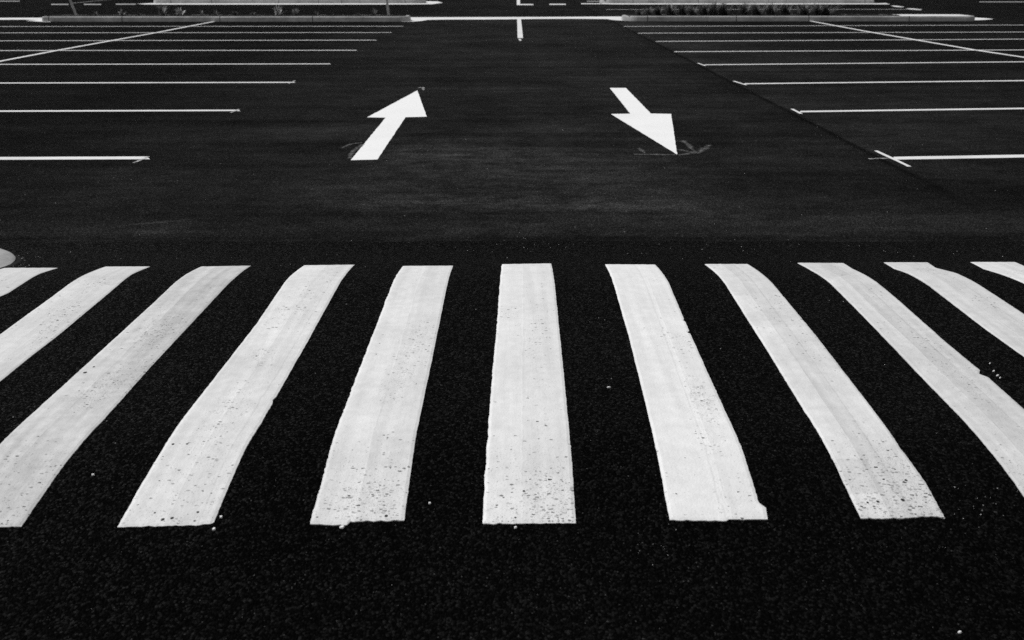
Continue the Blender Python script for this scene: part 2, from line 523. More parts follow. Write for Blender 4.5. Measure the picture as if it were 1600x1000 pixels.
def yy(px, py): return at(px, py, 0, True)[1]
stripe('white crossing stripe beside the round concrete patch, its far end cut short',
       paint('stripe_paint_beside_patch', 0.72, ((0.5, 0.05),), 0.1, 0.2, seed=1), None, E['0R'], [(0, 421), (1, 421)], [(0, 826), (1, 826)], width=0.27, seed=1)  # outer stripes get a greyer value: lens vignette put into the paint colour
stripe('second white crossing stripe from the round concrete patch, running off the left edge',
       paint('stripe_paint_pocked', 0.74, ((0.45, 0.06), (0.62, 0.04)), 0.1, 0.75, seed=2), E['1L'], E['1R'], [(0, 419), (1, 418.8)], [(0, 826), (1, 826)], seed=2)  # value greyed for the painted-in vignette as well
stripe('long slanting white stripe with a straight overlap seam and grey dirty near end',
       paint('stripe_paint_seamed', 0.76, ((0.41, 0.09),), 0.35, 0.35, dirt=0.2, seed=3, clusters=cl('2', (255, 522, .3, .22, 1.0), (228, 512, .12, .15, .6), (205, 600, .3, .2, .5), (150, 620, .3, .2, .5)), holes=ho('2', (134, 586, .0075), (147.5, 577, .005))), E['2L'], E['2R'], [(0, 419), (1, 417.5)], [(0, 828), (1, 826.6)], seed=3)  # greyer from real dirt, with some lens falloff painted in
stripe('slanting white stripe with three dark pock holes near its lower end',
       paint('stripe_paint_pitted', 0.80, ((0.48, 0.045), (0.83, -0.025)), 0.16, 0.25, dirt=0.13, seed=4, clusters=cl('3', (410, 562, .3, .12, .7), (350, 650, .3, .3, .35), (430, 500, .3, .2, .25)), holes=ho('3', (271.5, 698.5, .005), (293.5, 698, .004), (243, 806, .003), (255.5, 816.5, .0055), (270, 814.5, .005), (401, 560, .004), (310, 805, .004))), E['3L'], E['3R'], [(0, 417), (1, 416)], [(0, 827.5), (0.9, 824), (1, 820)], seed=4,
       chips=(('R', yy(420, 628), 0.02, 0.006),))
stripe('white stripe with a stepped notch across its near end',
       paint('stripe_paint_notched', 0.80, ((0.47, 0.05),), 0.3, 0.2, seed=5, clusters=cl('4', (650, 545, .35, .3, .5), (620, 600, .3, .2, .5), (580, 788, .5, .10, .9)), holes=ho('4', (603.5, 811, .005), (666, 550, .003), (588, 557, .003))), E['4L'], E['4R'], [(0, 418), (1, 417.6)], [(0, 822.5), (0.39, 824.5), (0.41, 818.5), (1, 816.6)], seed=5, jit=(0.003, 0.0014))
stripe('upright white stripe in the middle of the crossing, pointing at the far centre line',
       paint('stripe_paint_upright', 0.80, ((0.42, 0.05),), 0.4, 0.15, dirt=0.10, seed=6, clusters=cl('5', (860, 780, .35, .16, .8), (845, 540, .3, .3, .25), (800, 490, .25, .12, .4)), holes=ho('5', (805.6, 813.5, .0035), (818.5, 772, .004))), E['5L'], E['5R'], [(0, 415.3), (1, 414)], [(0, 822), (1, 821.2)], seed=6, jit=(0.0028, 0.0016))
stripe('white stripe whose lower right corner juts out sideways, two nicks in its right edge',
       paint('stripe_paint_jutting', 0.80, ((0.57, -0.03), (0.64, 0.03)), 0.06, 0.12, dirt=0.09, seed=7, clusters=cl('6', (1098, 632, .22, .22, .9), (1062, 535, .3, .12, .5), (1108, 690, .2, .1, .5)), holes=ho('6', (1035.5, 516, .003))), E['6L'], E['6R'], [(0, 415.4), (1, 415.8)], [(0, 816.3), (0.58, 817.5), (0.6, 815), (1, 814.9)], seed=7,
       chips=(('R', yy(1069, 503), 0.014, 0.007), ('R', yy(1078, 522), 0.016, 0.011)))
stripe('white stripe with a grey patched and pock marked near end',
       paint('stripe_paint_patched', 0.78, ((0.36, 0.09), (0.62, -0.06)), 0.62, 0.25, patch=(0.0, 0.42, 0.115, 0.27, 0.16), dirt=0.13, seed=8, clusters=cl('7', (1425, 795, .7, .1, .5), (1400, 745, .25, .15, .5)), holes=ho('7', (1181, 483.5, .003), (1355, 790, .004), (1371, 788.5, .005), (1410, 786, .006), (1415, 755, .005))), E['7L'], E['7R'], [(0, 415), (1, 415)], [(0, 813.5), (0.5, 813.5), (0.7, 811), (0.9, 810), (1, 813.5)], seed=8)
stripe('long white stripe with two lengthwise seams and a ragged nick where white flecks lie',
       paint('stripe_paint_double_seam', 0.73, ((0.36, 0.10), (0.66, -0.07)), 0.3, 0.3, dirt=0.14, seed=9), E['8L'], E['8R'], [(0, 413), (1, 413.4)], [(0, 812), (1, 812)], seed=9,  # lower value paints the lens falloff into this outer stripe
       chips=(('R', yy(1537, 587), 0.03, 0.02),))
stripe('last but one white stripe towards the right hand edge, without any nick',
       paint('stripe_paint_faint_seam', 0.72, ((0.4, 0.08), (0.7, -0.05)), 0.3, 0.3, dirt=0.14, seed=10), E['9L'], E['9R'], [(0, 412.3), (1, 412.3)], [(0, 812), (1, 812)], seed=10)  # lower value again carries the vignette in the colour
stripe('short visible tip of a white stripe at the right hand edge of the crossing',
       paint('stripe_paint_tip', 0.78, ((0.5, 0.05),), 0.3, 0.3, seed=12), E['10L'], None, [(0, 411.8), (1, 411.8)], [(0, 812), (1, 812)], width=0.235, seed=12)

# ------------------------------------------------------------------ flat painted marks on the lot
def flat_poly(name, pts, mat, z=0.004, thick=0.003):
    """outline in ground metres -> a thin coat of paint"""
    n = len(pts)
    V = [(x, y, z) for x, y in pts] + [(x, y, z - thick) for x, y in pts]
    F = [tuple(range(n))] + [(i, n + i, n + (i + 1) % n, (i + 1) % n) for i in range(n)]
    area = sum(pts[i][0] * pts[(i + 1) % n][1] - pts[(i + 1) % n][0] * pts[i][1] for i in range(n))
    if area < 0:
        F = [tuple(reversed(f)) for f in F]
    o = obj(name, V, F, mat)
    cx = sum(p[0] for p in pts) / n; cy = sum(p[1] for p in pts) / n
    return settle(o, (cx, cy, 0))

def ragged(pts, amp, seed):
    out = []
    n = len(pts)
    for k in range(n):
        a, b = pts[k], pts[(k + 1) % n]
        L = math.hypot(b[0] - a[0], b[1] - a[1])
        m = max(1, int(L / 0.04))
        for i in range(m):
            x, y = a[0] + (b[0] - a[0]) * i / m, a[1] + (b[1] - a[1]) * i / m
            e = amp * (mnoise.noise(Vector((x * 9, y * 9, seed))) + 0.6 * mnoise.noise(Vector((x * 31, y * 31, seed + 3)))) if i else 0
            out.append((x - (b[1] - a[1]) / L * e, y + (b[0] - a[0]) / L * e))
    return out

def band(name, pts, w, mat, z=0.004, step=0.15, jit=0.004, seed=0, ends=(0.0, 0.0)):
    """a painted line of width w along ground points; ends = skew of the two cut ends (m along y per m across)"""
    res = []
    for (a, b) in zip(pts, pts[1:]):
        L = math.hypot(b[0] - a[0], b[1] - a[1])
        k = max(1, int(L / step))
        res += [(a[0] + (b[0] - a[0]) * i / k, a[1] + (b[1] - a[1]) * i / k) for i in range(k)]
    res.append(pts[-1])
    lf, rt = [], []
    for i, p in enumerate(res):
        q = res[min(i + 1, len(res) - 1)]; o_ = res[max(i - 1, 0)]
        d = Vector((q[0] - o_[0], q[1] - o_[1])).normalized()
        nx, ny = -d.y, d.x
        j1 = jit * mnoise.noise(Vector((p[0] * 3, p[1] * 3, seed)))
        j2 = jit * mnoise.noise(Vector((p[0] * 3, p[1] * 3, seed + 9)))
        sk = ends[0] if i == 0 else ends[1] if i == len(res) - 1 else 0
        lf.append((p[0] + nx * (w / 2 + j1) + d.x * sk * w / 2, p[1] + ny * (w / 2 + j1) + d.y * sk * w / 2))
        rt.append((p[0] - nx * (w / 2 + j2) - d.x * sk * w / 2, p[1] - ny * (w / 2 + j2) - d.y * sk * w / 2))
    V = [(x, y, z) for x, y in lf] + [(x, y, z) for x, y in rt]
    n = len(lf)
    F = [(n + i, n + i + 1, i + 1, i) for i in range(n - 1)]
    base = len(V)
    ring = list(range(n)) + [n + i for i in range(n - 1, -1, -1)]
    V += [(V[k][0], V[k][1], z - 0.003) for k in ring]
    m = len(ring)
    F += [(ring[k], base + k, base + (k + 1) % m, ring[(k + 1) % m]) for k in range(m)]
    o = obj(name, V, F, mat)
    c = res[len(res) // 2]
    return settle(o, (c[0], c[1], 0))

ORD = ['nearest', 'second nearest', 'third nearest', 'fourth nearest', 'fourth farthest', 'third farthest', 'second farthest', 'farthest']
LEFT = [((232, 247.2), (0, 248.2)), ((374, 172.9), (0, 174.3)), ((460, 129), (0, 130.3)), ((516, 100.1), (0, 101)),
        ((557, 78.8), (0, 79.4)), ((588, 62.9), (0, 64)), ((612, 51), (0, 51.5)), ((630, 41.2), (0, 41.6))]
RIGHT = [((1396, 247.8), (1600, 244.4)), ((1250, 174.8), (1600, 169.8)), ((1163, 131.2), (1600, 126.3)), ((1101, 101.5), (1600, 96.8)),
         ((1054, 81), (1600, 78.2)), ((1025, 64.9), (1600, 61.3)), ((997, 52), (1600, 50.2)), ((975, 41.4), (1600, 39.2))]
for side, rows in (('left', LEFT), ('right', RIGHT)):
    for i, (a, b) in enumerate(rows):
        A = at(*a); B = at(*b)
        xe = -14.95 if side == 'left' else 15.05
        k = (B[1] - A[1]) / (B[0] - A[0])
        far = (xe, A[1] + k * (xe - A[0]))
        wd = 0.115 if i == 0 else 0.10
        mid = []
        if side == 'left':
            mid = [((A[0] + far[0]) / 2, (A[1] + far[1]) / 2 + 0.02)]
        o = band('parking_line', [A] + mid + [far], wd, M_LINE, seed=i * 3 + len(side),
                 ends=((-0.5 if i > 0 else -0.6) if side == 'left' else (0.5), 0))
        extra = {('left', 0): ' with a tail hooking towards the crossing',
                 ('right', 0): ' crossed by a short diagonal tick'}.get((side, i), '')
        tag(o, f'{ORD[i]} white bay line {side} of the aisle{extra}', 'parking line', 'white lines between the parking bays')

# centre lines between the two rows of bays
lc = [at(x, y) for x, y in ((338, 33.2), (245, 51.2), (175, 63.8), (87.5, 79.6), (0, 96.3))]
k = (lc[-1][1] - lc[-2][1]); ex = (lc[-1][0] + (lc[-1][0] - lc[-2][0]) * 2.2, lc[-1][1] + k * 2.2)
tag(band('row_line', lc + [ex], 0.10, M_LINE, z=0.0075, seed=40), 'white line crossing the left bay lines and ending at the kerbed island of sparse sprigs', 'parking line', 'lines dividing back-to-back bays')
rc = [at(x, y) for x, y in ((1263, 32.5), (1355, 49.6), (1425, 61.6), (1522, 78.3), (1600, 90))]
ex = (rc[-1][0] + (rc[-1][0] - rc[-2][0]) * 2.5, rc[-1][1] + (rc[-1][1] - rc[-2][1]) * 2.5)
tag(band('row_line', rc + [ex], 0.10, M_LINE, z=0.0075, seed=41), 'white line crossing the right bay lines and ending at the kerbed island of bushy tussocks', 'parking line', 'lines dividing back-to-back bays')

# set-out ticks at the bay line ends
ticks = [(((1369, 236.5), (1421, 261.5)), 0.03, 'right', 0, M_LINE), (((1237, 171), (1252, 178.6)), 0.028, 'right', 1, M_LINE),
         (((1147, 127.4), (1166, 133.5)), 0.035, 'right', 2, M_LINE), (((1091, 99.2), (1102, 103.4)), 0.03, 'right', 3, M_LINE),
         (((232, 245.6), (209, 255.5)), 0.03, 'left', 0, M_CHALK2), (((374, 171), (361, 177)), 0.03, 'left', 1, M_CHALK2),
         (((461, 126.6), (451, 131.4)), 0.03, 'left', 2, M_CHALK2)]
for (a, b), w, side, i, m in ticks:
    o = band('setting_out_tick', [at(*a), at(*b)], w, m, z=0.0075, step=0.05, jit=0.006, seed=a[0])
    tag(o, f'short diagonal tick at the end of the {ORD[i]} bay line on the {side}', 'paint tick', 'ticks at the bay line ends')
o = band('setting_out_tick', [at(1358, 248.6), at(1394, 248)], 0.035, M_CHALK2, z=0.004, step=0.05, jit=0.008, seed=77)
tag(o, 'faint worn dash leading into the nearest right hand bay line', 'paint tick', 'ticks at the bay line ends')

# arrows
AL = [(652, 141.75), (573.6, 183.75), (602.5, 184.3), (548, 250.8), (589.6, 249.8), (633.6, 183.6), (667, 182.7)]
AR = [(953, 137.8), (978, 137.8), (1017, 177.9), (1048.5, 178.5), (1058, 241.6), (955, 178.6), (985, 178.1)]
o = flat_poly('lane_arrow', ragged([at(*p) for p in AL], 0.0045, 1), M_ARROW)
tag(o, 'white painted arrow pointing away from the crossing', 'road arrow', 'painted lane arrows')
o = flat_poly('lane_arrow', ragged([at(*p) for p in AR], 0.0045, 5), M_ARROW)
tag(o, 'white painted arrow pointing towards the crossing, chalk scribbles at its tip', 'road arrow', 'painted lane arrows')

# chalk set-out marks round the arrows
def scribble(label, strokes, w, mat):
    V, F = [], []
    for s in strokes:
        g = [at(*p) for p in s]
        res = []
        for a, b in zip(g, g[1:]):
            kk = max(2, int(math.hypot(b[0] - a[0], b[1] - a[1]) / 0.04))
            res += [(a[0] + (b[0] - a[0]) * i / kk, a[1] + (b[1] - a[1]) * i / kk) for i in range(kk)]
        res.append(g[-1])
        b0 = len(V)
        for i, p in enumerate(res):
            q = res[min(i + 1, len(res) - 1)]; r = res[max(i - 1, 0)]
            d = Vector((q[0] - r[0], q[1] - r[1])).normalized()
            ww = w * (0.75 + 0.6 * mnoise.noise(Vector((p[0] * 9, p[1] * 9, 3))))
            ox = 0.006 * mnoise.noise(Vector((p[0] * 6, p[1] * 6, 8)))
            V += [(p[0] - d.y * ww / 2 + ox, p[1] + d.x * ww / 2, 0.004), (p[0] + d.y * ww / 2 + ox, p[1] - d.x * ww / 2, 0.004)]
        for i in range(len(res) - 1):
            a = b0 + i * 2
            F.append((a + 1, a + 3, a + 2, a))
    o = obj('chalk_mark', V, F, mat, uvs=[(k % 2, 0) for k in range(len(V))])
    settle(o, (V[0][0], V[0][1], 0))
    tag(o, label, 'chalk mark', 'chalk set-out marks on the asphalt')
scribble('faint chalk line and ticks under the tip of the arrow pointing at the crossing',
         [[(990, 241.5), (1056, 242.5)], [(1060, 243), (1092, 238)], [(998, 232), (1008, 240)], [(1060, 234), (1090, 240), (1108, 227)], [(1066, 220), (1075, 226), (1086, 238)]], 0.085, M_CHALK)
scribble('faint chalk curve beside the foot of the arrow pointing away',
         [[(546, 248), (553, 236), (566, 226)], [(534, 232), (550, 225), (566, 223.5)]], 0.075, M_CHALK)
scribble('small chalk smudge at the tip of the arrow pointing away',
         [[(654, 137.5), (661, 136.8), (662, 141)]], 0.05, M_CHALK2)

# far centre line and the lines of the cross lane
o = flat_poly('centre_line', [at(x, y) for x, y in ((808, 30.2), (814, 30.2), (817.3, 59.6), (808.8, 59.6))], M_LINE)
tag(o, 'short thick white centre line starting at the concrete strip', 'road line')
o = flat_poly('paint_splash', [at(x, y) for x, y in ((810, 61.2), (813, 60.9), (815, 63.4), (812.5, 64)) ], M_LINE)
tag(o, 'small white paint splash below the end of the centre line', 'paint splash')
o = flat_poly('give_way_line', [at(x, y) for x, y in ((807.5, -7), (812.2, -7), (812.7, 6.4), (833.5, 6.4), (833.5, 7.9), (807.6, 8.0))], M_LINE)
tag(o, 'white L shaped corner of lane lines beyond the concrete strip', 'road line')
def dash(label, x0, x1, y, h, mat=M_LINE, sk=0.0, group='broken white line of the far lane'):
    o = flat_poly('lane_dash', [at(a, b) for a, b in ((x0, y - h / 2), (x1, y - h / 2 + sk), (x1, y + h / 2 + sk), (x0, y + h / 2))], mat)
    tag(o, label, 'lane dash', group)
dash('white dash right of the L shaped lane corner', 858.5, 884, 6.8, 1.5)
dash('white dash running into the nose of the far right island', 908, 938, 5.9, 1.2)
dash('short grey dash just above the one meeting the far right island', 917, 940, 2.0, 1.0, M_LINE_FAR)
dash('leftmost worn dash of the far lane, behind the leaning post', 80, 107, 6.9, 1.5, M_LINE_FAR)
dash('worn dash of the far lane, right of the leaning post', 131, 158, 6.9, 1.5, M_LINE_FAR)
dash('worn dash of the far lane, closest to the far left island', 181, 212, 6.6, 1.5, M_LINE_FAR)
dash('faint grey line at the upper left corner', -40, 31, 1.9, 1.0, M_LINE_FAR, group='faint lines at the far edge')
dash('faint grey line at the upper right corner', 1530, 1660, 3.0, 0.9, M_LINE_FAR, group='faint lines at the far edge')
o = band('lane_line', [at(111, 5.2), at(166, 0.0), at(200, -3)], 0.09, M_LINE_FAR)
tag(o, 'thin grey line slanting away behind the leaning post', 'road line')
o = band('parking_line', [at(947, 14.9), at(1440, 14.6)], 0.11, M_LINE)
tag(o, 'white bay line seen through the bushy tussocks beyond their island', 'parking line')
def lens_dash(label, pts):
    o = flat_poly('corner_dash', [at(*p) for p in pts], M_LINE)
    tag(o, label, 'lane dash', 'curved dashes off the far right island')
lens_dash('tapered white dash touching the end of the far right island', ((1364, 5.4), (1384, 4.9), (1391, 6.8), (1380, 6.8), (1364, 6.8)))
lens_dash('middle one of three tapered white dashes off the far right island', ((1392, 9.0), (1400, 9.0), (1413, 10.7), (1410, 11.3), (1398, 10.6)))
lens_dash('tapered white dash meeting the end of the far bay line', ((1416, 13.2), (1427, 13.3), (1441, 14.8), (1438, 15.6), (1422, 14.8)))

# ------------------------------------------------------------------ concrete drain strip between the islands
def trace_poly(name, px, mat, z):
    return flat_poly(name, [at(*p) for p in px], mat, z=z)
o = trace_poly('drain_strip', [(-60, 28.2), (60, 27.9), (400, 27.3), (700, 27.1), (860, 26.6), (960, 26.0), (985, 26.0), (985, 32.6), (972, 32.3), (957, 31.3),
                              (949, 29.9), (900, 29.5), (850, 29.7), (805, 30.2), (760, 30.6), (700, 30.7), (668, 31.2), (660, 32.8), (646, 33.9),
                              (628, 34.2), (628, 31), (400, 31), (79, 31), (79, 34.6), (70, 34.4), (56, 33.6), (40, 32.6), (60, 31.8), (40, 30.9), (-60, 31.2)], M_DRAIN, 0.005)
tag(o, 'pale concrete strip running flush across the asphalt between the kerbed islands', 'drain')
o = trace_poly('gutter_tip', [(1508, 27.4), (1520, 27.3), (1540, 28.6), (1553, 30), (1540, 31.2), (1520, 31.9), (1508, 32)], M_DRAIN, 0.005)
tag(o, 'pale pointed gutter tip at the far end of the tussock island', 'gutter')
o = trace_poly('gutter_apron', [(214, 6.0), (230, 5.3), (250, 4.6), (640, 4.6), (664, 2.0), (684, 2.3), (692, 4.4), (676, 6.6), (640, 7.0), (430, 7.2), (250, 7.2), (226, 7.0)], M_DRAIN, 0.005)
tag(o, 'thin pale gutter along the foot of the far left kerb', 'gutter', 'gutters of the far islands')
o = trace_poly('gutter_apron', [(936, 6.2), (944, 4.8), (1350, 4.8), (1368, 5.2), (1368, 6.6), (1200, 7.0), (960, 6.9)], M_DRAIN, 0.005)
tag(o, 'thin pale gutter along the foot of the far right kerb', 'gutter', 'gutters of the far islands')

# ------------------------------------------------------------------ kerbed islands
def island(label, x0, x1, y0, y1, joints, rad=(0.35, 0.35), h=0.15, infill=None, kw=0.15, dull=0.0, seed=0, zs=0.147):
    root = empty('kerb_island', ((x0 + x1) / 2, (y0 + y1) / 2, 0))
    ox, oy = (x0 + x1) / 2, (y0 + y1) / 2
    rl, rr = rad
    # outline, anticlockwise from the front left, as (x, y)
    def outline(off):
        P = []
        def arc(cx, cy, r, a0, a1):
            r = max(r - off, 0.02)
            for i in range(9):
                a = radians(a0 + (a1 - a0) * i / 8)
                P.append((cx + r * cos(a), cy + r * sin(a)))
        arc(x0 + rl, y0 + rl, rl, 180, 270)
        cuts = [x0 + rl]
        for j in sorted(joints) + [x1 - rr]:
            a, b = cuts[-1], j
            if j < x1 - rr - 0.05 and j > x0 + rl:
                for s in (-0.045, -0.011, 0.011, 0.045):
                    P.append((j + s, y0 + off))
                cuts.append(j)
        arc(x1 - rr, y0 + rr, rr, 270, 360)
        arc(x1 - rr, y1 - rr, rr, 0, 90)
        arc(x0 + rl, y1 - rl, rl, 90, 180)
        return P
    prof = [(0.0, 0.0), (0.0, h * 0.25), (0.012, h - 0.03), (0.03, h - 0.006), (0.05, h), (kw - 0.02, h), (kw, h - 0.012), (kw, 0.02)]
    rings = [outline(o_) for o_, z in prof]
    n = len(rings[0])
    V, F = [], []
    for r, (o_, z) in zip(rings, prof):
        for (x, y) in r:
            dz = 0.004 * mnoise.noise(Vector((x * 0.8, y * 2, seed))) if z > 0.1 else 0
            dy = 0.012 * mnoise.noise(Vector((x * 0.5, 5, seed)))
            V.append((x - ox, y - oy + dy, z + dz))
    gap = set()
    for k in range(n):
        a, b = rings[0][k], rings[0][(k + 1) % n]
        if abs(a[1] - y0) < 1e-6 and abs(b[1] - y0) < 1e-6 and abs(abs(a[0] - b[0]) - 0.022) < 1e-6:
            gap.add(k)
    G = []
    for i in range(len(prof) - 1):
        for k in range(n):
            f = (i * n + k, i * n + (k + 1) % n, (i + 1) * n + (k + 1) % n, (i + 1) * n + k)
            (G if k in gap else F).append(f)
    kerb = obj('kerb', V, F, M_KERB, root)
    # dark sealed joints, sunk behind the face
    JV, JF = [], []
    for k in sorted(gap):
        for i in range(len(prof)):
            for kk in (k, (k + 1) % n):
                x, y, z = V[i * n + kk]
                JV.append((x, y + 0.012 if i < 6 else y - 0.01, max(z - 0.008, 0.0)))
        JF = [(2 * i, 2 * i + 1, 2 * i + 3, 2 * i + 2) for i in range(len(prof) - 1)]
        obj('expansion_joint', JV, JF, M_GAP, root)
        JV = []
    # bed of mulch, slightly crowned
    inner = outline(kw - 0.004)
    a = min(p[0] for p in inner) ; b = max(p[0] for p in inner)
    xe = infill if infill else b
    nx = 90; ny = 8
    V, F = [], []
    for i in range(nx + 1):
        for j in range(ny + 1):
            x = a + (xe - a) * i / nx
            lo, hi = y0 + kw - 0.01, y1 - kw + 0.01
            y = lo + (hi - lo) * j / ny
            z = zs + 0.018 * sin(pi * j / ny) + 0.02 * mnoise.noise(Vector((x * 4, y * 6, seed)))
            V.append((x - ox, y - oy, min(z, h + 0.03)))
    for i in range(nx):
        for j in range(ny):
            p = i * (ny + 1) + j
            F.append((p, p + ny + 1, p + ny + 2, p + 1))
    obj('mulch_bed', V, F, M_SOIL, root)
    if infill:
        V = [(infill - ox, y0 + kw - 0.03 - oy, h + 0.003), (b + 0.03 - ox, y0 + kw - 0.03 - oy, h + 0.003), (b + 0.03 - ox, y1 - kw + 0.03 - oy, h + 0.004), (infill - ox, y1 - kw + 0.03 - oy, h + 0.004)]
        V += [(x, y, 0.02) for x, y, z in V]
        F = [(0, 1, 2, 3), (0, 4, 5, 1), (1, 5, 6, 2), (2, 6, 7, 3), (3, 7, 4, 0)]
        obj('concrete_infill', V, F, M_DRAIN, root)
    tag(root, label, 'traffic island', 'kerbed islands of the car park')
    return root

Y1 = at(400, 34.0)[1]
X = lambda px, py: at(px, py)[0]
island('low concrete kerb island with sparse dry sprigs and two posts', X(69, 33.4), X(641, 32.6), Y1, Y1 + 1.05,
       [X(p, 33.6) for p in (80, 194, 346, 490, 623)], (0.12, 0.34), seed=1)
island('low concrete kerb island planted with a row of bushy dark tussocks', X(973, 32.4), X(1516, 32), at(1200, 33.3)[1], at(1200, 33.3)[1] + 1.2,
       [X(p, 33) for p in (1011, 1149, 1262, 1418)], (0.5, 0.25), seed=2, infill=X(1405, 32.5))
Y2 = at(400, 5.4)[1]
island('far left concrete kerb island at the upper edge', X(236, 5.4), X(664, 5.0), Y2, Y2 + 1.4, [X(p, 5.4) for p in (267, 331, 436, 498, 534, 633)], (0.4, 0.4), seed=3)
island('far right concrete kerb island at the upper edge', X(939, 5.4), X(1366, 5.2), Y2, Y2 + 1.4, [X(p, 5.4) for p in (989, 1091, 1201, 1351)], (0.6, 0.2), seed=4)

# ------------------------------------------------------------------ plants and posts on the islands
def tussock(name, px, ypos, height, spread, blades, mat, seed, z=0.12, curl=0.5, w=0.012, lean=0.0, mat2=None, share=0.0):
    rnd = random.Random(seed)
    x0 = X(px, 33.6)
    V, F, MI = [], [], []
    for b in range(blades):
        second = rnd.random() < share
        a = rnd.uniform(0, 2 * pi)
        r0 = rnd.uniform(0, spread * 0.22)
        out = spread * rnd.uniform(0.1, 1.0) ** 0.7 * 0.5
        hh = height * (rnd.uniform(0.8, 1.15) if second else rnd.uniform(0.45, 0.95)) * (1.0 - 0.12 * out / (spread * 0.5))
        ww = w * rnd.uniform(0.6, 1.3)
        px_, py_ = r0 * cos(a * 1.7), r0 * sin(a * 1.7)
        ta = a + pi / 2
        s0 = len(V)
        segs = 4
        for i in range(segs + 1):
            t = i / segs
            d = out * t ** 1.6
            zz = hh * (t - curl * 0.45 * t ** 3 * (out / (spread * 0.5)))
            wd = ww * (1 - t) ** 0.7 * 0.5 + 0.0008
            cx, cy = px_ + d * cos(a) + lean * t * hh, py_ + d * sin(a) * 0.75
            V += [(cx - wd * cos(ta), cy - wd * sin(ta), zz - 0.02), (cx + wd * cos(ta), cy + wd * sin(ta), zz - 0.02)]
        for i in range(segs):
            p = s0 + 2 * i
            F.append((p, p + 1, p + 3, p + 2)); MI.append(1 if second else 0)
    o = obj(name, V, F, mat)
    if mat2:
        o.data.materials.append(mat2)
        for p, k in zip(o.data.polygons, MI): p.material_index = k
    o.location = (x0, ypos, z)
    return o

yc = at(1200, 33.3)[1] + 0.55
RT = [(1003, .17, .22), (1018, .21, .30), (1034, .23, .32), (1054, .27, .40), (1073, .27, .36), (1088, .26, .36), (1106, .31, .44), (1121, .32, .44), (1138, .33, .44),
      (1170, .29, .42), (1191, .31, .46), (1214, .31, .44), (1239, .28, .44), (1267, .29, .46), (1286, .29, .38), (1296, .32, .50)]
ORDN = ['first', 'second', 'third', 'fourth', 'fifth', 'sixth', 'seventh', 'eighth', 'ninth', 'tenth', 'eleventh', 'twelfth', 'thirteenth', 'fourteenth', 'fifteenth', 'sixteenth']
for i, (px, hh, sp) in enumerate(RT):
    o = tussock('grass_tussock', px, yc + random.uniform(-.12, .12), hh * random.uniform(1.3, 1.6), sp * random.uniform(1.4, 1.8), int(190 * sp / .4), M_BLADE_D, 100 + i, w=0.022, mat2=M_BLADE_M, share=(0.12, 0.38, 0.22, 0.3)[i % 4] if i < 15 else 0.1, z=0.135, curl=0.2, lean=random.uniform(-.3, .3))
    if i == 0: lab = 'smallest dark tussock, nearest the rounded nose of its island'
    elif i == len(RT) - 1: lab = 'widest darkest tussock, last in the row before the bare concrete end'
    else: lab = f'{ORDN[i]} dark bushy tussock along the island, counted from its rounded nose'
    tag(o, lab, 'grass tussock', 'bushy tussocks on the right island')
# lighter outer blades of the bushy row
LP = [(145, .15, .16, 18, M_BLADE_M, 'dim thin sprig next to the leaning post'), (187, .26, .26, 26, M_BLADE_L, 'pale spiky sprig, first bright one from the leaning post'),
      (213, .19, .14, 22, M_BLADE_D, 'small dark sprig between two paler ones near the leaning post'), (250, .36, .34, 46, M_BLADE_M, 'tall wispy grey sprig reaching up to the far kerb'),
      (277, .29, .40, 40, M_BLADE_L, 'brightest dry sprig with broad arching leaves'), (311, .24, .12, 14, M_BLADE_L, 'single thin upright pale stem sprig'),
      (333, .19, .16, 12, M_BLADE_M, 'faint thin sprig above the kerb joint'), (364, .22, .20, 30, M_BLADE_D, 'dark rooted sprig with faint wispy top, right of the slanting line'),
      (392, .16, .20, 30, M_BLADE_D, 'low dark sprig left of the tall pale one'), (431, .33, .32, 44, M_BLADE_L, 'tall pale forked sprig near the island middle'),
      (459, .24, .26, 34, M_BLADE_M, 'grey sprig just right of the tall pale forked one'), (491, .16, .12, 24, M_BLADE_D, 'small dark sprig above a kerb joint'),
      (518, .10, .10, 20, M_BLADE_D, 'tiniest dark sprig on the island'), (558, .12, .12, 24, M_BLADE_D, 'tiny dark sprig, second from the upright post'),
      (583, .27, .2, 30, M_BLADE_D, 'dark sprig with wispy top next to the upright post')]
for i, (px, hh, sp, nb, m, lab) in enumerate(LP):
    o = tussock('dry_sprig', px, Y1 + 0.5 + random.uniform(-.08, .1), hh * 1.35, sp * 1.5, int(nb * 1.2), (M_BLADE_D if m is not M_BLADE_L else m), 300 + i, w=(0.042 if m is not M_BLADE_D else 0.022), curl=0.8, mat2=(M_BLADE_M if m is not M_BLADE_L else M_BLADE_D), share=(0.25 if m is not M_BLADE_M else 0.7), z=0.135)
    tag(o, lab, 'plant', 'sparse sprigs on the left island')

def post(px0, px1, label, h, w=0.062, seed=0):
    x0 = X(px0, 33.6); lean = (px1 - px0) / 51.0
    V, F = [], []
    zs = [0.0, h * 0.3, h * 0.65, h - 0.03, h]
    for i, z in enumerate(zs):
        s = w / 2 * (1 - 0.12 * z / h) * (0.7 if i == len(zs) - 1 else 1)
        cx = lean * z / 0.47 * 1.0
        for dx, dy in ((-1, -.7), (-.7, -1), (.7, -1), (1, -.7), (1, .7), (.7, 1), (-.7, 1), (-1, .7)):
            V.append((cx + dx * s + 0.004 * mnoise.noise(Vector((z * 3, dx, seed))), dy * s, z))
    for i in range(len(zs) - 1):
        for k in range(8):
            F.append((i * 8 + k, i * 8 + (k + 1) % 8, i * 8 + 8 + (k + 1) % 8, i * 8 + 8 + k))
    F.append(tuple(range((len(zs) - 1) * 8, len(zs) * 8)))
    o = obj('timber_post', V, F, M_STAKE)
    o.location = (x0, Y1 + 0.5, 0.08)
    tag(o, label, 'post', 'slim posts on the left island')
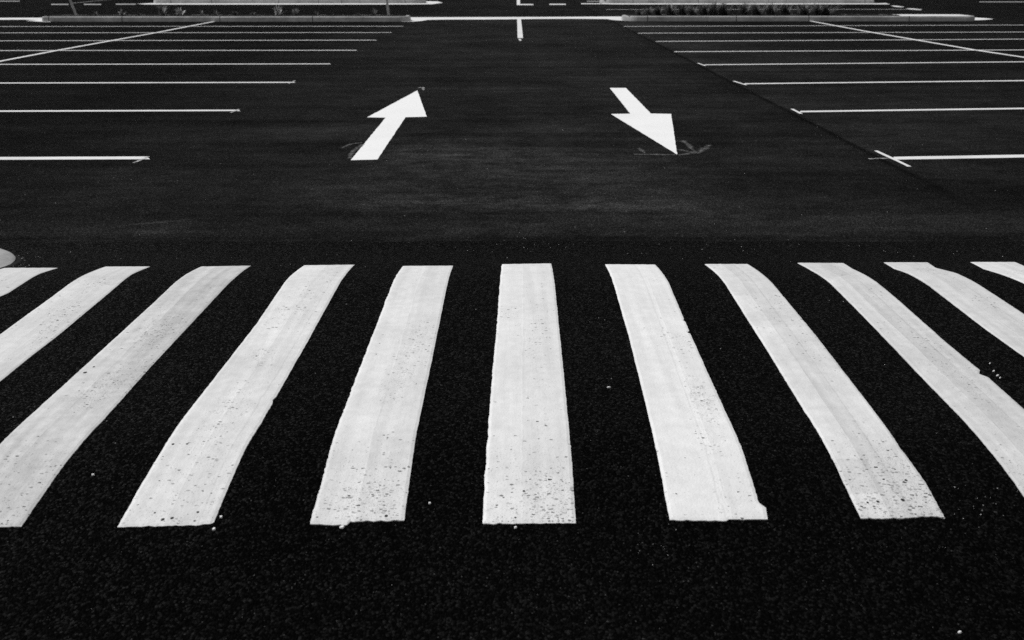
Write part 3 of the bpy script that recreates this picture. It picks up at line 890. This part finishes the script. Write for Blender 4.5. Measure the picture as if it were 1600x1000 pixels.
post(113.5, 107.5, 'slim grey post leaning left near the square end of its island', 1.3)
post(606, 603.8, 'slim grey post standing almost upright by the rounded end of its island', 1.3, 0.07, 3)

# ------------------------------------------------------------------ round concrete patch
def round_patch():
    cx, cy = at(-171, 432, 0.05)
    R = 0.57
    root = empty('concrete_patch', (cx, cy, 0))
    def disc(name, r0, r1, dz, mat, rings, skirt):
        V, F = [], []
        n = 120
        for k in range(rings + 1):
            r = r0 + (r1 - r0) * k / rings
            for i in range(n):
                a = 2 * pi * i / n
                rr = r * (1 + (0.006 * mnoise.noise(Vector((cos(a) * 5, sin(a) * 5, 2))) if k == rings else 0))
                x, y = cx + rr * cos(a), cy + rr * sin(a)
                top = max(0.078, hump(x, y) + SURF + 0.006)
                low = hump(x, y) + SURF + 0.004
                q = max(0.0, min(1.0, (r - (R - 0.11)) / 0.11))
                z = low + (top - low) * math.sqrt(max(0.0, 1 - q * q)) if skirt else low - 0.002
                if k == rings and skirt: z -= 0.004
                elif False: pass
                V.append((x - cx, y - cy, z))
        for k in range(rings):
            for i in range(n):
                F.append((k * n + i, (k + 1) * n + i, (k + 1) * n + (i + 1) % n, k * n + (i + 1) % n))
        if r0 < 0.02:
            F.append(tuple(range(n)))
        return obj(name, V, F, mat, root, smooth=True)
    disc('slab', 0.01, R, 0.015, M_PAD, 40, True)
    disc('joint_ring', R - 0.01, R + 0.016, -0.012, M_GAP, 4, True)
    tag(root, 'pale round concrete patch at the left edge beside the crossing', 'concrete patch')
round_patch()

# ------------------------------------------------------------------ loose stones
def stone_mesh(rnd, c, s):
    V = []
    for d in ((1, 0, 0), (0, 1, 0), (-1, 0, 0), (0, -1, 0), (0, 0, 1), (0, 0, -1), (.6, .6, .5), (-.6, .5, .5), (-.5, -.6, .4), (.6, -.5, .5)):
        k = s * rnd.uniform(0.7, 1.15)
        V.append((c[0] + d[0] * k, c[1] + d[1] * k, c[2] + d[2] * k * 0.6))
    F = [(0, 6, 4), (6, 1, 4), (1, 7, 4), (7, 2, 4), (2, 8, 4), (8, 3, 4), (3, 9, 4), (9, 0, 4), (0, 1, 6), (1, 2, 7), (2, 3, 8), (3, 0, 9), (0, 5, 1), (1, 5, 2), (2, 5, 3), (3, 5, 0)]
    return V, F

def gravel():
    rnd = random.Random(5)
    V, F = [], []
    def put(px, py, s):
        x, y = at(px, py, 0, True)
        z = hump(x, y) + (SURF if 1.62 < y < 4.93 else 0.0) + s * 0.2
        v, f = stone_mesh(rnd, (x, y, z), s)
        b = len(V)
        V.extend(v)
        F.extend(tuple(b + k for k in q) for q in f)
    for _ in range(520):                                  # thin scatter over the whole crossing and aisle
        x = rnd.uniform(-5, 5); y = rnd.uniform(1.3, 9.0)
        z = hump(x, y) + (SURF if 1.62 < y < 4.93 else 0.0)
        s = rnd.choice((0.0008, 0.001, 0.0012, 0.0016, 0.002, 0.0026)) * (0.55 + 0.1 * y)
        v, f = stone_mesh(rnd, (x, y, z + s * 0.2), s)
        b = len(V); V.extend(v); F.extend(tuple(b + k for k in q) for q in f)
    for _ in range(60):                                   # swept against the toe of the hump
        put(rnd.uniform(20, 1600), rnd.gauss(392, 12), rnd.uniform(0.0012, 0.0034))
    for _ in range(46):                                   # round the concrete patch
        a = rnd.uniform(-0.9, 0.9)
        r = 0.585 + abs(rnd.gauss(0.03, 0.05))
        cx, cy = at(-171, 432, 0.05)
        x, y = cx + r * cos(a), cy + r * sin(a)
        s = rnd.uniform(0.0014, 0.004)
        v, f = stone_mesh(rnd, (x, y, hump(x, y) + SURF + s * 0.3), s)
        b = len(V); V.extend(v); F.extend(tuple(b + k for k in q) for q in f)
    for _ in range(24):
        put(rnd.gauss(1530, 40), rnd.gauss(800, 22), rnd.uniform(0.0008, 0.0022))
    for _ in range(30):
        put(rnd.gauss(985, 40), rnd.gauss(856, 14), rnd.uniform(0.0007, 0.0016))
    for _ in range(26):
        put(rnd.gauss(850, 60), rnd.gauss(383, 6), rnd.uniform(0.0014, 0.003))
    tag(obj('loose_gravel', V, F, M_STONE), kind='stuff')
gravel()

def flake(px, py, w, d, label, rot=0.0, name='paint_chip'):
    x, y = at(px, py, 0, True)
    rnd = random.Random(px)
    n = 9
    V = []
    for lvl, (k, z) in enumerate(((1.0, 0.0), (1.0, 0.002), (0.8, 0.0045))):
        for i in range(n):
            a = 2 * pi * i / n
            random_k = 0.85 + 0.25 * mnoise.noise(Vector((cos(a) * 1.3, sin(a) * 1.3, px)))
            X_, Y_ = w / 2 * cos(a) * random_k * k, d / 2 * sin(a) * random_k * k
            V.append((X_ * cos(rot) - Y_ * sin(rot), X_ * sin(rot) + Y_ * cos(rot), z))
    F = [tuple(range(2 * n, 3 * n))]
    for l in range(2):
        for i in range(n):
            F.append((l * n + i, l * n + (i + 1) % n, (l + 1) * n + (i + 1) % n, (l + 1) * n + i))
    o = obj(name, V, F, M_CHIP)
    o.location = (x, y, hump(x, y) + (SURF if 1.62 < y < 4.93 else 0) + 0.0005)
    tag(o, label, 'paint chip', 'loose white chips near the stripe ends')
flake(534.5, 827.5, 0.017, 0.012, 'loose white chip below the stepped notch of its stripe', 0.3)
flake(805.5, 828, 0.009, 0.008, 'round white chip just below the middle stripe')
flake(335, 830.5, 0.011, 0.010, 'white chip below the corner of the pock marked slanting stripe', 0.5)
flake(346, 811.5, 0.009, 0.010, 'white chip lying right beside the corner of a slanting stripe', 1.2)
flake(671.6, 790, 0.008, 0.007, 'small white chip lying on black asphalt between two stripe ends')
flake(1498.5, 992, 0.010, 0.007, 'white chip alone at the bottom right corner')
flake(951, 608.5, 0.016, 0.006, 'flat white sliver on black asphalt left of the jutting stripe', 0.1)
flake(146, 745.5, 0.011, 0.006, 'pale chip on black asphalt beside the long seamed stripe')
# spilled flecks beside the nicked stripe
for i, (px, py, w) in enumerate(((1546, 571, .014), (1552, 583, .02), (1558, 590, .022), (1562, 593.5, .014))):
    flake(px, py, w * 0.62, w * 0.3, ['upper single fleck of spilled paint beside the nicked stripe', 'fleck of spilled paint closest to the nick', 'largest fleck of spilled paint by the nicked stripe', 'lowest fleck of spilled paint by the nicked stripe'][i], 0.5, 'paint_fleck')

# ------------------------------------------------------------------ light
EL, AZ = radians(50), radians(-78)         # sun to the left
sd = bpy.data.lights.new('sun', 'SUN')
so = bpy.data.objects.new('sun', sd)
COL.objects.link(so)
sun_dir = Vector((sin(AZ) * cos(EL), cos(AZ) * cos(EL), sin(EL)))
so.rotation_euler = sun_dir.to_track_quat('Z', 'Y').to_euler()
so.location = (-10, 20, 30)
sd.energy = 2.7
sd.angle = radians(0.6)
sd.color = (1, 1, 1)
w = bpy.data.worlds.new('World')
SC.world = w
w.use_nodes = True
nt = w.node_tree
nt.nodes.clear()
sky = nt.nodes.new('ShaderNodeTexSky')
sky.sky_type = 'NISHITA'
sky.sun_disc = False
sky.sun_elevation = EL
sky.sun_rotation = AZ
bw = nt.nodes.new('ShaderNodeRGBToBW')      # black-and-white film: the sky lights without a tint
bg = nt.nodes.new('ShaderNodeBackground')
bg.inputs['Strength'].default_value = 0.12
wo = nt.nodes.new('ShaderNodeOutputWorld')
nt.links.new(sky.outputs[0], bw.inputs[0])
nt.links.new(bw.outputs[0], bg.inputs[0])
nt.links.new(bg.outputs[0], wo.inputs[0])

SC.view_settings.view_transform = 'Standard'
SC.view_settings.look = 'None'
SC.view_settings.exposure = 0.13
SC.view_settings.gamma = 1.0
SC.cycles.use_denoising = False
SC.cycles.max_bounces = 6
